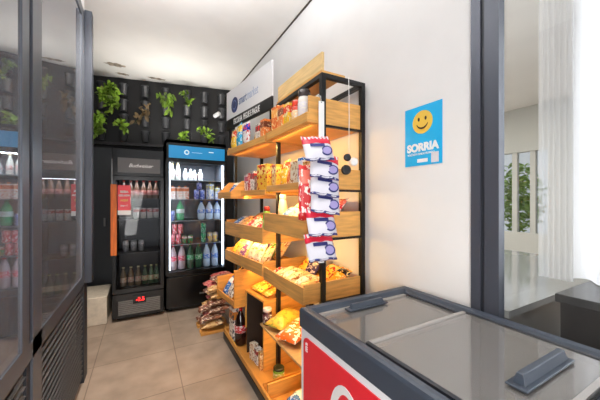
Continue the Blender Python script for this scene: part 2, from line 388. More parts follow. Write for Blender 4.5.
# ------------------------------------------------------------------ bottles, cans, jars, packs
PROTO = {}
def drink(kind, cols_, loc, label, cat, group, s=1.0, hgt=None):
    """cols_ = body, cap, label colours"""
    key = (kind, cols_)
    body, cap, lab = cols_
    if key in PROTO:
        t = copy_tree(PROTO[key])
    else:
        names = {'soda':'soda_bottle','pet':'water_bottle','beer':'beer_bottle','can':'drink_can','cup':'drink_carton','jar':'food_jar','tall':'sauce_bottle'}
        t = thing(names[kind], label, cat)
        bm = bmesh.new()
        def pl(c, r=.15): return mat('bottle_skin', c, r, spec=.6)
        if kind in ('soda','pet'):
            lathe(bm, [(.032,0),(.046,.012),(.047,.09),(.044,.11),(.047,.13),(.047,.19),(.038,.235),(.018,.285),(.014,.295),(.014,.305)], 16); obj('bottle', bm, pl(body), t)
            bm = bmesh.new(); lathe(bm, [(.0165,.303),(.0165,.323),(.014,.325)], 12); obj('cap', bm, pl(cap), t)
            bm = bmesh.new(); lathe(bm, [(.0465,.115),(.0485,.117),(.0485,.18),(.0465,.182)], 16); obj('bottle_label', bm, pmat(lab, lab, (240,240,240)), t)
        elif kind == 'beer':
            lathe(bm, [(.027,0),(.031,.006),(.031,.125),(.026,.145),(.014,.185),(.0125,.21),(.014,.218)], 14); obj('bottle', bm, pl(body), t)
            bm = bmesh.new(); lathe(bm, [(.0145,.216),(.0155,.228),(.011,.231)], 12); obj('cap', bm, pl(cap), t)
            bm = bmesh.new(); lathe(bm, [(.0305,.045),(.0322,.047),(.0322,.105),(.0305,.107)], 14); obj('bottle_label', bm, pmat(lab, lab, (180,40,40)), t)
        elif kind == 'can':
            lathe(bm, [(.022,0),(.0315,.008),(.0315,.112),(.025,.122)], 14); obj('can_body', bm, pmat(body, cap, lab), t)
            bm = bmesh.new(); lathe(bm, [(.025,.121),(.0265,.124),(.0255,.126)], 14); obj('can_lid', bm, SILVER, t)
        elif kind == 'cup':
            box(bm, -.032,.032,-.032,.032,0,.15); bevel(bm, .003); obj('carton_body', bm, pmat(body, cap, lab), t)
            bm = bmesh.new(); lathe(bm, [(.014,.150),(.014,.167),(.012,.168)], 10); obj('cap', bm, pl(cap), t)
        elif kind == 'jar':
            lathe(bm, [(.036,0),(.041,.006),(.041,.088),(.035,.098)], 18); obj('jar_body', bm, pl(body), t)
            bm = bmesh.new(); lathe(bm, [(.038,.097),(.0395,.099),(.0395,.118),(.036,.121)], 18); obj('lid', bm, pl(cap), t)
            bm = bmesh.new(); lathe(bm, [(.0405,.018),(.042,.02),(.042,.075),(.0405,.077)], 18); obj('jar_label', bm, pmat(lab, lab, (240,235,225)), t)
        else:
            lathe(bm, [(.026,0),(.031,.006),(.031,.11),(.024,.15),(.021,.165)], 14); obj('bottle', bm, pl(body), t)
            bm = bmesh.new(); lathe(bm, [(.0215,.163),(.0215,.195),(.018,.198)], 14); obj('cap', bm, pl(cap), t)
            bm = bmesh.new(); lathe(bm, [(.0305,.03),(.0322,.032),(.0322,.095),(.0305,.097)], 14); obj('bottle_label', bm, pmat(lab, lab, (230,220,210)), t)
        PROTO[key] = t
    t.location = loc; t.scale = (s, s, s if hgt is None else hgt); t.rotation_euler.z = random.uniform(-3,3)
    tag(t, label, cat, group)
    return t
ORD = ['first','second','third','fourth','fifth','sixth','seventh','eighth','ninth','tenth','eleventh','twelfth']

# ------------------------------------------------------------------ fridges
def fridge(name, label, x0, x1, yf, yb, hgt, z_door, header, glassm, ins, base_h):
    t = thing(name, label, 'fridge', ((x0+x1)/2, (yf+yb)/2, 0))
    w = .035
    def P(n, bm, m, par=None): return obj(n, bm, m, par or t, world=False)
    cx, cy = t.location.x, t.location.y
    def b(*bs, bev=0):
        bm = bmesh.new()
        for q in bs: box(bm, q[0]-cx, q[1]-cx, q[2]-cy, q[3]-cy, q[4], q[5])
        if bev: bevel(bm, bev)
        return bm
    P('cabinet', b((x0,x0+w,yf+.05,yb,.03,hgt), (x1-w,x1,yf+.05,yb,.03,hgt), (x0,x1,yf+.05,yb,hgt-w,hgt), (x0,x1,yb-w,yb,.03,hgt), (x0,x1,yf+.05,yb,.03,z_door-.02), (x0,x1,yf+.05,yb,header,hgt)), BLKP)
    P('inner_lining', b((x0+w,x0+w+.004,yf+.08,yb-w,z_door,header), (x1-w-.004,x1-w,yf+.08,yb-w,z_door,header), (x0+w,x1-w,yb-w-.004,yb-w,z_door,header), (x0+w,x1-w,yf+.08,yb-w,z_door-.02,z_door-.004)), ins)
    for lx in (x0+.06, x1-.06):
        for ly in (yf+.1, yb-.06):
            bm = bmesh.new(); lathe(bm, [(.02,0),(.02,.031)], 10, cx=lx-cx, cy=ly-cy); P('foot', bm, BLKP)
    fw = .032
    d = P('door_frame', b((x0+.005,x0+.005+fw,yf,yf+.045,z_door-.03,header+.01), (x1-.005-fw,x1-.005,yf,yf+.045,z_door-.03,header+.01), (x0+.005+fw,x1-.005-fw,yf,yf+.045,z_door-.03,z_door+.015), (x0+.005+fw,x1-.005-fw,yf,yf+.045,header-.03,header+.01)), BLKG)
    P('glass_pane', b((x0+fw,x1-fw,yf+.016,yf+.022,z_door+.005,header-.02)), glassm, d)
    return t, P, b, d
# lit drinks fridge
RX0, RX1, RY, RB = .235, .955, 3.69, 4.27
t, P, b, d = fridge('drinks_fridge', 'tall black glass door fridge brightly lit inside with blue header', RX0, RX1, RY, RB, 2.08, .47, 1.835, GL_DOOR, mat('fridge_lining', (92,98,108), .5), .42)
P('header_panel', b((RX0+.005,RX1-.005,RY,RY+.05,1.85,2.03), bev=.003), [BLKG])
hp = P('lit_sign', b((RX0+.03,RX1-.03,RY-.004,RY+.002,1.855,2.005)), HDRB); hp['label'] = 'glowing blue header with white round logo'
bm = bmesh.new(); lathe(bm, [(.030,-.001),(.030,.001)], 22); obj('round_logo', bm, FROST, hp, (-.13,-.29-.006,1.93), (R(90),0,0))
bm = bmesh.new(); lathe(bm, [(.017,-.001),(.017,.001)], 22); obj('logo_centre', bm, HDRB, hp, (-.13,-.29-.0075,1.93), (R(90),0,0))
bm = B((.13,.19,-.2965,-.294,1.945,1.957), (-.07,.05,-.2965,-.294,1.93,1.934)); obj('logo_lettering', bm, FROST, hp)
P('led_strip', b((RX0+.042,RX0+.052,RY+.05,RY+.065,.5,1.80)), LED); P('led_strip', b((RX1-.048,RX1-.042,RY+.05,RY+.065,.5,1.80)), LED)
P('led_strip', b((RX0+.06,RX1-.06,RY+.055,RY+.075,1.815,1.825)), LED)
P('kick_panel', b((RX0+.005,RX1-.005,RY+.005,RY+.05,.06,.42), bev=.004), BLKG)
text('maker_badge', 'Imbera', .035, SILVER, t, (.02,-.29+.002,.19), (R(90),0,0), bold=.001)
rz = [.478, .80, 1.095, 1.36, 1.60]
for z in rz[1:]:
    P('shelf', b((RX0+.04,RX1-.04,RY+.09,RB-.05,z-.010,z-.002)), mat('wire_shelf', (150,155,160), .3, .6))
L1 = [ # (kind, colours, x, shelf, scale, word, extra z)
 ('soda',((206,186,190),(200,40,60),(226,50,84)),'clear bottle with pink label'),
 ('soda',((44,92,62),(30,120,60),(10,160,84)),'pale green bottle with green label'),
 ('pet',((206,224,242),(60,100,190),(90,140,220)),'clear water bottle with blue label'),
 ('can',((212,60,78),(235,120,130),(245,225,225)),'pink and red can'),
 ('can',((40,150,96),(235,240,235),(220,60,60)),'green and white can'),
 ('can',((20,150,100),(30,170,120),(200,235,220)),'green can'),
 ('can',((226,190,80),(240,225,170),(90,110,200)),'yellow and blue can'),
 ('can',((70,95,190),(130,150,225),(235,235,245)),'blue can'),
 ('cup',((240,235,225),(220,130,80),(225,110,60)),'white and orange carton'),
 ('cup',((240,240,235),(225,205,90),(120,150,220)),'white carton with yellow band'),
 ('beer',((240,236,220),(215,190,120),(245,240,230)),'cream coloured small bottle'),
 ('beer',((235,238,240),(150,150,150),(240,240,240)),'small white bottle'),
 ('soda',((30,160,90),(20,120,70),(225,245,235)),'green bottle with pale label'),
]
def fill(rows, fr, y, x0):
    for shelf, zz, items in rows:
        cnt = {}; items = sorted(items, key=lambda q: q[1])
        tot = {}
        for k in items: tot[k[0]] = tot.get(k[0], 0)+1
        for li, x, sc, hs, dz, dy in items:
            kind, cc, word = li_lookup(fr, li)
            cnt[li] = cnt.get(li, 0)+1
            n = ORD[cnt[li]-1]
            pos = f', {n} from the left' if tot[li] > 1 else ''
            up = ' on top' if dz > .01 else ''
            drink(kind, cc, (x0+x, y+dy, zz+dz), f'{word}{up}, {shelf} shelf of the {fr} fridge{pos}', 'can' if kind == 'can' else ('carton' if kind == 'cup' else 'bottle'), f'drinks on the {shelf} shelf of the {fr} fridge', sc, hs)
L2 = [
 ('beer',((112,84,66),(190,40,40),(196,150,140)),'beer bottle with white label'),
 ('can',((206,204,200),(190,50,50),(235,235,235)),'silver and red can'),
 ('beer',((120,104,80),(200,190,150),(196,186,160)),'brown bottle with tan label'),
 ('beer',((70,96,70),(180,180,120),(190,200,160)),'dim green bottle'),
 ('can',((150,150,152),(190,190,190),(110,110,112)),'grey can'),
]
def li_lookup(fr, li): return (L1 if fr == 'lit' else L2)[li]
yb_ = RY+.17
fill([
 ('bottom', rz[0], [(0,.092,.95,.95,0,0),(0,.192,.95,.95,0,0),(1,.294,.95,.95,0,0),(1,.392,.95,.95,0,0),(2,.495,.95,.95,0,0),(2,.60,.95,.95,0,0)]),
 ('fourth', rz[1], [(3,.085,1,1,0,0),(3,.155,1,1,0,0),(3,.11,1,1,.127,0),(3,.178,1,1,.127,0),(4,.225,1,.8,0,0),(4,.295,1,.8,0,0),(5,.455,1,1,0,0),(5,.455,1,1,.127,0),(6,.535,1,1,0,0),(6,.605,1,1,0,0)]),
 ('third', rz[2], [(7,.085,1,1,0,0),(12,.175,1,.78,0,0),(2,.43,1,.74,0,0),(2,.53,1,.74,0,0),(2,.63,1,.74,0,0)]),
 ('second', rz[3], [(8,.085,1,1,0,0),(8,.160,1,1,0,0),(8,.235,1,1,0,0),(7,.37,1,1,0,0),(7,.44,1,1,0,0),(7,.405,1,.75,.127,0),(9,.54,1.1,1.3,0,0),(9,.63,1,1,0,0)]),
 ('top', rz[4], [(10,.08,.95,.9,0,0),(10,.15,.95,.9,0,0),(11,.235,.9,.65,0,0),(11,.30,.9,.65,0,0),(11,.36,.9,.65,0,.09),(11,.42,.9,.65,0,0)]),
], 'lit', yb_, RX0)
# dark beer fridge
LX0, LX1, LY, LB = -.30, .215, 3.69, 4.25
t, P, b, d = fridge('beer_fridge', 'tall black glass door fridge with grey lettered header and orange handle', LX0, LX1, LY, LB, 1.93, .345, 1.605, GL_DARK, mat('dark_inside', (34,35,38), .5), .3)
P('header_panel', b((LX0+.005,LX1-.005,LY,LY+.05,1.62,1.92), bev=.003), BLKG)
hp = P('grey_sign', b((LX0+.055,LX1-.04,LY-.005,LY+.002,1.655,1.82)), mat('grey_print', (92,90,90), .4)); hp['label'] = 'grey header with white script lettering'
text('sign_lettering', 'Budweiser', .056, WHITE, hp, (-.10,-.287,1.735), (R(90),0,0), shear=.35, bold=.0006, sx=1.0)
P('kick_panel', b((LX0+.005,LX1-.005,LY+.006,LY+.05,.04,.30)), BLKG)
g = bmesh.new()
for k in range(8): box(g, LX0+.06-(LX0+LX1)/2, LX1-.04-(LX0+LX1)/2, LY-.006-(LY+LB)/2, LY+.007-(LY+LB)/2, .075+k*.02, .088+k*.02)
P('vent_grille', g, mat('grille_grey', (120,116,112), .4, .3))
dp = P('display', b((-.10,.03,LY-.012,LY,.185,.275), bev=.003), BLKG)
text('display_digits', '-2.5', .055, DISP, dp, (-.028,-.294,.23), (R(90),0,0), bold=.001)
hd = P('handle', b((LX0-.005,LX0+.05,LY-.055,LY-.02,.75,1.52), (LX0+.005,LX0+.03,LY-.02,LY,.80,.83), (LX0+.005,LX0+.03,LY-.02,LY,1.44,1.47)), ORANGE); hd['label'] = 'orange wooden door handle'
P('edge_trim', b((LX0+.0,LX0+.006,LY-.004,LY,1.52,1.80)), SILVER)
st = P('sticker', b((LX0+.055,LX0+.178,LY+.008,LY+.0155,1.235,1.515)), RED, d); st['label'] = 'red sticker with white lettering'
bm = bmesh.new(); box(bm, LX0+.055+.0425, LX0+.178+.0425, LY+.0065-(LY+LB)/2, LY+.008-(LY+LB)/2, 1.185, 1.235); obj('sticker_foot', bm, WHITE, st)
sy = LY+.006-(LY+LB)/2
text('sticker_lettering', 'BEBA', .034, WHITE, st, (LX0+.117+.0425,sy,1.44), (R(90),0,0), align='CENTER', bold=.001)
text('sticker_lettering', 'GELADA', .028, WHITE, st, (LX0+.117+.0425,sy,1.40), (R(90),0,0), align='CENTER', bold=.001)
text('sticker_lettering', 'AQUI', .028, YELLOW, st, (LX0+.117+.0425,sy,1.345), (R(90),0,0), align='CENTER', bold=.001)
text('sticker_lettering', 'leve 6', .028, WHITE, st, (LX0+.117+.0425,sy,1.285), (R(90),0,0), align='CENTER', bold=.001)
P('led_strip', b((LX0+.06,LX1-.06,LY+.055,LY+.07,1.585,1.595)), mat('led_dim', (225,232,255), .5, emis=3))
lz = [.354, .74, 1.13, 1.37]
for z in lz[1:]: P('shelf', b((LX0+.04,LX1-.04,LY+.09,LB-.05,z-.010,z-.002)), mat('dark_shelf', (60,62,64), .4, .5))
fill([
 ('bottom', lz[0], [(2,.10,1,.95,0,0),(2,.175,1,.95,0,0),(2,.25,1,.95,0,0),(3,.32,1,.95,0,0),(3,.385,1,.95,0,0),(3,.44,.9,.95,0,0)]),
 ('third', lz[1], [(4,.12,1,1,0,.08),(4,.20,1,1,0,.08),(4,.28,1,1,0,.08)]),
 ('second', lz[2], [(1,.23,1,1,0,0),(1,.30,1,1,0,0),(1,.37,1,1,0,0),(1,.437,1,1,0,0)]),
 ('top', lz[3], [(0,.235,1,.9,0,0),(0,.305,1,.9,0,0),(0,.37,1,.9,0,0),(0,.437,1,.9,0,0),(0,.105,1,.9,0,.02),(0,.175,1,.9,0,.02)]),
], 'dark', LY+.16, LX0)

# ------------------------------------------------------------------ snack rack
rack = thing('snack_rack', 'black steel rack with light wooden bins full of snacks by the right wall', 'rack', (.95,2.07,0))
def RP(n, bm, m): return obj(n, bm, m, rack, world=True)
Y0, Y1, YM = 1.364, 2.78, 1.975          # near end, far end, middle posts
FBA = R(5.7)
FB = Matrix.Translation((.80,1.99,0)) @ Matrix.Rotation(FBA, 4, 'Z')     # far bay: x back, y to the far end
I4 = Matrix.Identity(4)
NB = Matrix.Translation((.80,Y0,0))                                       # near bay
pw = .014
def post(x, y, h, z0=0): RP('post', B((x-pw,x+pw,y-pw,y+pw,z0,h)), BLK)
post(.905, Y0, 2.08); post(1.20, Y0, 2.08); post(.905, YM, 2.08); post(1.20, YM, 2.08)
for lx in (.09, .38):
    p = FB @ Vector((lx, .80, 0)); post(p.x, p.y, 2.0)
RP('top_bar', B((.905-pw,.905+pw,Y0+pw,YM-pw,2.055,2.08)), BLK); RP('top_bar', B((1.20-pw,1.20+pw,Y0+pw,YM-pw,2.055,2.08)), BLK)
RP('top_bar', B((.905+pw,1.20-pw,Y0-pw,Y0+pw,2.055,2.08)), BLK); RP('top_bar', B((.905+pw,1.20-pw,YM-pw,YM+pw,2.055,2.08)), BLK)
RP('top_board', B((.892,1.06,Y0-.01,YM,2.081,2.095), bev=.002), WOOD)
RP('fascia_board', B((.892,.91,Y0-.01,YM-.02,2.096,2.20), bev=.002), mat('pale_wood', (216,184,128), .5, var=.08, scale=6, stretch=(9,.9,9)))
def bxm(M, *bs, bev=.0015):
    bm = bmesh.new()
    for q in bs: box(bm, *q, M=M)
    if bev: bevel(bm, bev, 1)
    return bm
def tray(M, z, L, x0, xb, lip, end_near, end_far, back=.04, th=.012, y0=0, fill=0):
    bs = ([(x0+th, xb-th, y0+th, y0+L-th, z, z+fill)] if fill else []) + [(x0, xb, y0, y0+L, z-th, z), (x0, x0+th, y0, y0+L, z, z+lip), (xb-th, xb, y0, y0+L, z, z+back)]
    if end_near: bs.append((x0+th, xb-th, y0, y0+th, z, z+end_near))
    if end_far: bs.append((x0+th, xb-th, y0+L-th, y0+L, z, z+end_far))
    return bxm(M, *bs)
LN = YM-Y0-.02
RP('bin', tray(NB, 1.80, LN, 0, .41, .045, .14, .06), WOOD)
RP('bin', tray(FB, 1.80, .79, 0, .40, .04, .06, .06), WOOD)
RP('bin', tray(NB, 1.425, LN, 0, .41, .03, .11, .03), WOOD)
RP('bin', tray(FB, 1.40, .46, .0, .40, .03, 0, 0), WOOD)
# deep scoop bin at the far end of the second shelf, with sloped side panels
bm = tray(FB, 1.375, .33, -.09, .38, .045, 0, 0, y0=.465)
for yy in (.465, .783):
    vs = [FB @ Vector(q) for q in ((-.09,yy,1.37), (.38,yy,1.37), (.38,yy,1.52), (.02,yy,1.52), (-.09,yy,1.42))]
    ve = [FB @ Vector(q) for q in ((-.09,yy+.012,1.37), (.38,yy+.012,1.37), (.38,yy+.012,1.52), (.02,yy+.012,1.52), (-.09,yy+.012,1.42))]
    A = [bm.verts.new(v) for v in vs]; Bv = [bm.verts.new(v) for v in ve]
    bm.faces.new(A); bm.faces.new(Bv[::-1])
    for k in range(5): bm.faces.new((A[k], Bv[k], Bv[(k+1) % 5], A[(k+1) % 5]))
RP('scoop_bin', bm, WOOD)
RP('bin', tray(NB, 1.14, LN, -.02, .41, .115, .14, .10, fill=.05), WOOD)
RP('bin', tray(FB, 1.03, .79, -.02, .40, .11, .10, .13, fill=.07), WOOD)
RP('bin', tray(NB, .775, LN, -.025, .41, .085, .10, .06), WOOD)
RP('bin', tray(FB, .785, .79, -.02, .40, .085, .10, .10, fill=.03), WOOD)
# fifth level
RP('low_shelf', bxm(NB, (-.04,.41,0,.62,.42,.435)), WOODX)
RP('cubby', bxm(FB, (-.01,.38,0,.34,.575,.59), (-.01,.38,0,.012,.06,.575), (-.01,.38,.328,.34,.27,.575)), WOODO)
RP('dark_inside', bxm(FB, (.362,.38,.012,.328,.06,.575), (.0,.36,.318,.327,.06,.575)), mat('cubby_shade', (52,36,24), .7))  # dark brown panels put the cubby's inner shade into colour
RP('deep_crate', bxm(FB, (-.10,.36,.355,.367,.44,.76), (.04,.36,.355,.367,.06,.44), (-.10,.36,.78,.792,.40,.62), (-.10,-.088,.367,.78,.45,.50), (.348,.36,.367,.78,.25,.76), (-.088,.348,.367,.78,.44,.452)), WOODO)
# base tray
RP('base_tray', bxm(I4, (.69,1.20,Y0,2.78,.03,.055), (.69,.705,Y0,2.78,.055,.10), (.705,1.20,1.70,1.715,.055,.155), (.705,1.20,1.78,1.79,.055,.12), (.705,1.20,2.768,2.78,.055,.10), (1.185,1.2,Y0,2.768,.055,.10)), WOODO)
RP('base_rail', B((.684,.690,Y0,2.78,.0,.06)), BLK)
for z in (1.786, 1.411, 1.126, .761):
    RP('led_strip', B((.83,.842,Y0+.03,YM-.06,z-.007,z-.001)), LEDW)
    RP('support_bar', B((.92,1.19,Y0-.008,Y0+.012,z-.012,z)), BLK)

# --- stock on the rack
def bag(w, h, t_, cols_, label, cat, group, M, loc, lean=-20, rz=-90, roll=0, name='snack_bag', seed=None):
    bm = bmesh.new(); pillow(bm, w, h, t_, seed=random.randint(0,9999))
    o = obj(name, bm, pmat(*cols_, rough=.25))
    o.matrix_world = M @ Matrix.Translation(loc) @ Euler((R(lean), R(roll), R(rz))).to_matrix().to_4x4()
    o.location, o.rotation_euler = o.matrix_world.translation.copy(), o.matrix_world.to_euler()
    return tag(o, label, cat, group)
def carton(w, d_, h, cols_, label, group, M, loc, rz=0, cat='box', name='snack_box'):
    bm = bmesh.new(); box(bm, -d_/2, d_/2, -w/2, w/2, 0, h); bevel(bm, .002, 1)
    o = obj(name, bm, pmat(*cols_))
    m = M @ Matrix.Translation(loc) @ Matrix.Rotation(R(rz), 4, 'Z')
    o.location, o.rotation_euler = m.translation.copy(), m.to_euler()
    return tag(o, label, cat, group)
C = dict(orange=((226,110,40),(240,170,80),(250,225,170)), orange2=((232,130,60),(120,60,40),(245,220,180)), yellow=((244,196,60),(230,80,50),(250,235,190)),
 ylw2=((240,190,70),(250,220,120),(200,60,40)), cyan=((60,170,214),(244,200,70),(240,240,235)), blue=((240,238,240),(40,60,170),(210,60,70)),
 white=((234,226,208),(226,210,180),(170,120,70)), wpink=((240,232,226),(200,60,90),(150,40,60)), wred=((244,238,230),(210,50,50),(90,70,60)),
 purple=((120,80,140),(230,200,180),(240,220,200)), dpurple=((66,50,90),(90,70,120),(200,180,190)), tan=((222,180,120),(240,215,170),(180,110,60)),
 red=((206,40,44),(235,120,100),(245,230,220)), green=((120,170,60),(200,220,120),(240,240,210)), bluew=((50,110,190),(240,240,245),(220,230,245)),
 obk=((230,150,40),(40,34,32),(246,210,130)), bread=((228,208,170),(214,186,136),(150,96,50)), pink=((206,110,100),(226,160,140),(190,70,70)), brown=((120,70,50),(160,100,70),(220,190,160)))
W = {'orange':'orange','orange2':'orange and brown','yellow':'yellow and red','ylw2':'golden yellow','cyan':'cyan and yellow','blue':'white, blue and red','white':'cream white','wpink':'white and pink','wred':'white and red','purple':'purple and tan','dpurple':'dark purple','tan':'tan','red':'red','green':'green','bluew':'blue and white','obk':'orange and black','bread':'pale bread coloured','pink':'pinkish tan','brown':'brown'}
def line(M, z, y_far, items, where, group):
    """stock set out from the far end (large y) to the near end"""
    y = y_far; cnt = {}; tot = {}
    for it in items:
        if it[0] != 'gap': tot[(it[0], it[1])] = tot.get((it[0], it[1]), 0)+1
    for it in items:
        if it[0] == 'gap': y -= it[1]; continue
        kind, c = it[0], it[1]
        cnt[(kind, c)] = cnt.get((kind, c), 0)+1
        pos = '' if tot[(kind, c)] == 1 else f', {ORD[cnt[(kind, c)]-1]} from the far end'
        if kind == 'box':
            w, d_, h, x = it[2:6]; y -= w/2
            carton(w-.006, d_, h, C[c], f'{W[c]} box standing on {where}{pos}', group, M, (x+d_/2, y, z+.001), random.uniform(-3,3)); y -= w/2
        elif kind == 'bag':
            w, h, th, x = it[2:6]; lean = it[6] if len(it) > 6 else -18; y -= w/2
            bag(w-.008, h, th, C[c], f'{W[c]} bag upright on {where}{pos}', 'snack bag', group, M, (x+th/2, y, z+.004+.3*th*math.sin(R(-lean))), lean, -90+random.uniform(-6,6), random.uniform(-4,4)); y -= w/2
        elif kind == 'flat':
            w, h, th, x = it[2:6]; y -= w/2     # lying pack, long side running back from the front lip
            bag(w-.006, h, th, C[c], f'{W[c]} pack lying in {where}{pos}', 'snack bag', group, M, (x, y, z+th*.55+.004), -76, -90+random.uniform(-10,10), 0, name='snack_pack'); y -= w/2
        elif kind == 'slant':
            w, h, th, x, lean = it[2:7]; y -= w/2
            bag(w-.006, h, th, C[c], f'{W[c]} pack, {where}{pos}', 'snack bag', group, M, (x, y, z+.012), lean, -90+random.uniform(-4,4), random.uniform(-3,3), name='snack_pack'); y -= w/2
# top shelf
line(FB, 1.80, .77, [('bag','yellow',.13,.22,.045,.016,-1),('bag','cyan',.14,.25,.045,.016,-1),('bag','blue',.15,.23,.045,.016,-1),('bag','ylw2',.10,.19,.05,.04),('box','wred',.09,.06,.17,.04),('box','orange2',.08,.06,.19,.04)], 'top shelf, far bay', 'snacks on the top shelf')
line(NB, 1.80, .575, [('box','orange',.105,.06,.225,.03),('box','orange2',.10,.06,.20,.03),('box','yellow',.08,.06,.19,.03)], 'top shelf, near bay', 'snacks on the top shelf')
drink('jar', ((196,60,40),(216,60,36),(240,200,150)), NB @ Vector((.055,.215,1.801)), 'orange red jar with red lid on the near bay top shelf', 'jar', 'jars on the top shelf', .85, 1.45)
drink('jar', ((232,226,220),(60,50,48),(226,222,228)), NB @ Vector((.055,.125,1.801)), 'big white jar with dark lid at near end of top shelf', 'jar', 'jars on the top shelf', .95, 1.75)
# second shelf
line(FB, 1.375, .765, [('bag','bluew',.14,.16,.06,-.03,-35),('bag','tan',.14,.15,.06,-.03,-35)], 'far scoop bin, shelf two', 'snacks on the second shelf')
line(FB, 1.40, .45, [('box','wpink',.07,.06,.17,.03),('box','red',.05,.06,.18,.03),('box','wred',.08,.06,.19,.03),('box','brown',.06,.06,.15,.03),('box','ylw2',.16,.06,.23,.03)], 'second shelf, far bay', 'snacks on the second shelf')
line(NB, 1.425, .575, [('box','ylw2',.10,.06,.18,.03),('bag','yellow',.12,.20,.06,.03,-8),('bag','orange',.09,.17,.05,.03,-8),('box','white',.10,.06,.17,.03),('box','bluew',.06,.05,.18,.03),('box','tan',.08,.06,.15,.03)], 'second shelf, near bay', 'snacks on the second shelf')
# third shelf
line(FB, 1.10, .76, [('slant','bluew',.11,.17,.04,.03,-62),('slant','tan',.11,.18,.04,.03,-62),('slant','obk',.10,.18,.04,.03,-62),('slant','red',.10,.18,.05,.03,-58),('slant','wred',.10,.18,.05,.03,-58),('slant','red',.10,.17,.05,.03,-58),('slant','tan',.10,.18,.05,.03,-62)], 'third shelf bin, far bay', 'snacks on the third shelf')
line(FB, 1.13, .74, [('slant','tan',.13,.17,.04,.21,-62),('slant','orange',.13,.17,.04,.21,-62),('slant','red',.12,.17,.04,.21,-60),('slant','tan',.13,.17,.04,.21,-62)], 'third shelf back, far bay', 'snacks on the third shelf')
drink('tall', ((150,190,70),(200,60,50),(170,200,90)), FB @ Vector((.05,.06,1.102)), 'green sauce bottle with red cap sticking up in third shelf', 'bottle', 'bottles on the third shelf', 1.1, 1.0)
drink('tall', ((236,222,205),(240,235,225),(226,206,180)), NB @ Vector((.10,.52,1.192)), 'pale cream bottle upright in third shelf near bay', 'bottle', 'bottles on the third shelf', 1.1, 1.0)
line(NB, 1.19, .47, [('slant','bluew',.12,.16,.05,.03,-52),('slant','white',.13,.19,.06,.03,-45),('slant','orange',.11,.19,.05,.03,-45),('slant','tan',.07,.16,.05,.03,-45)], 'third shelf bin, near bay', 'snacks on the third shelf')
line(NB, 1.21, .56, [('slant','tan',.14,.19,.05,.20,-45),('slant','ylw2',.13,.19,.05,.20,-45),('slant','tan',.13,.19,.05,.20,-45),('slant','red',.12,.19,.05,.20,-45)], 'third shelf back, near bay', 'snacks on the third shelf')
# fourth shelf
line(FB, .815, .76, [('slant','ylw2',.10,.19,.05,.02,-42),('slant','tan',.10,.20,.05,.02,-42),('slant','purple',.10,.20,.06,.02,-38),('slant','tan',.09,.17,.05,.02,-42),('slant','white',.12,.185,.06,.02,-28),('slant','white',.11,.185,.06,.02,-28),('slant','bread',.10,.18,.05,.02,-34)], 'fourth shelf bin, far bay', 'snacks on the fourth shelf')
line(FB, .84, .74, [('slant','tan',.13,.20,.05,.20,-38),('slant','ylw2',.13,.20,.05,.20,-38),('slant','purple',.12,.20,.05,.20,-38),('slant','green',.12,.18,.05,.20,-34),('slant','tan',.12,.20,.05,.20,-38)], 'fourth shelf back, far bay', 'snacks on the fourth shelf')
line(NB, .775, .56, [('flat','red',.07,.15,.045,.0),('flat','bread',.085,.19,.06,.0),('flat','white',.085,.19,.06,.0),('flat','bread',.085,.19,.06,.0),('flat','white',.085,.19,.06,.0),('flat','tan',.085,.18,.06,.0)], 'fourth shelf bin, near bay', 'snacks on the fourth shelf')
line(NB, .79, .56, [('slant','ylw2',.13,.17,.05,.23,-50),('slant','dpurple',.14,.19,.06,.22,-32),('slant','ylw2',.12,.17,.05,.23,-55),('slant','obk',.12,.17,.05,.23,-55)], 'fourth shelf back, near bay', 'snacks on the fourth shelf')
# fifth level
line(FB, .452, .765, [('slant','bluew',.12,.18,.05,-.06,-35),('slant','wred',.13,.20,.05,-.06,-28),('slant','obk',.13,.24,.05,-.06,-28)], 'deep crate, far bay', 'snacks in the deep crate')
line(FB, .53, .765, [('slant','obk',.12,.21,.05,.06,-25),('slant','ylw2',.12,.21,.05,.06,-25),('slant','obk',.12,.21,.05,.06,-25)], 'back of the deep crate, far bay', 'snacks in the deep crate')
line(FB, .59, .33, [('flat','obk',.10,.20,.03,.03),('gap',.008),('flat','ylw2',.10,.20,.03,.03),('gap',.008),('flat','obk',.10,.20,.03,.03)], 'cubby top, far bay', 'snacks on the cubby')
bag(.17,.25,.075, ((226,174,66),(206,160,70),(160,150,60)), 'golden yellow soft pack lying crosswise on the low shelf', 'snack bag', 'packs on the low shelf', NB, (-.02,.43,.475), -80, -68, name='snack_pack')
bag(.10,.16,.06, C['dpurple'], 'dark blue purple soft pack behind the golden one, low shelf', 'snack bag', 'packs on the low shelf', NB, (.24,.36,.468), -78, -80, name='snack_pack')
bag(.17,.26,.075, ((238,110,40),(246,232,214),(246,236,220)), 'orange and white soft pack at the front of the low shelf', 'snack bag', 'packs on the low shelf', NB, (-.03,.225,.475), -80, -68, name='snack_pack')
drink('jar', ((70,34,36),(226,206,196),(96,40,44)), NB @ Vector((.0,.575,.436)), 'dark maroon jar with pale lid at far end of low shelf', 'jar', None, .8, 1.0)
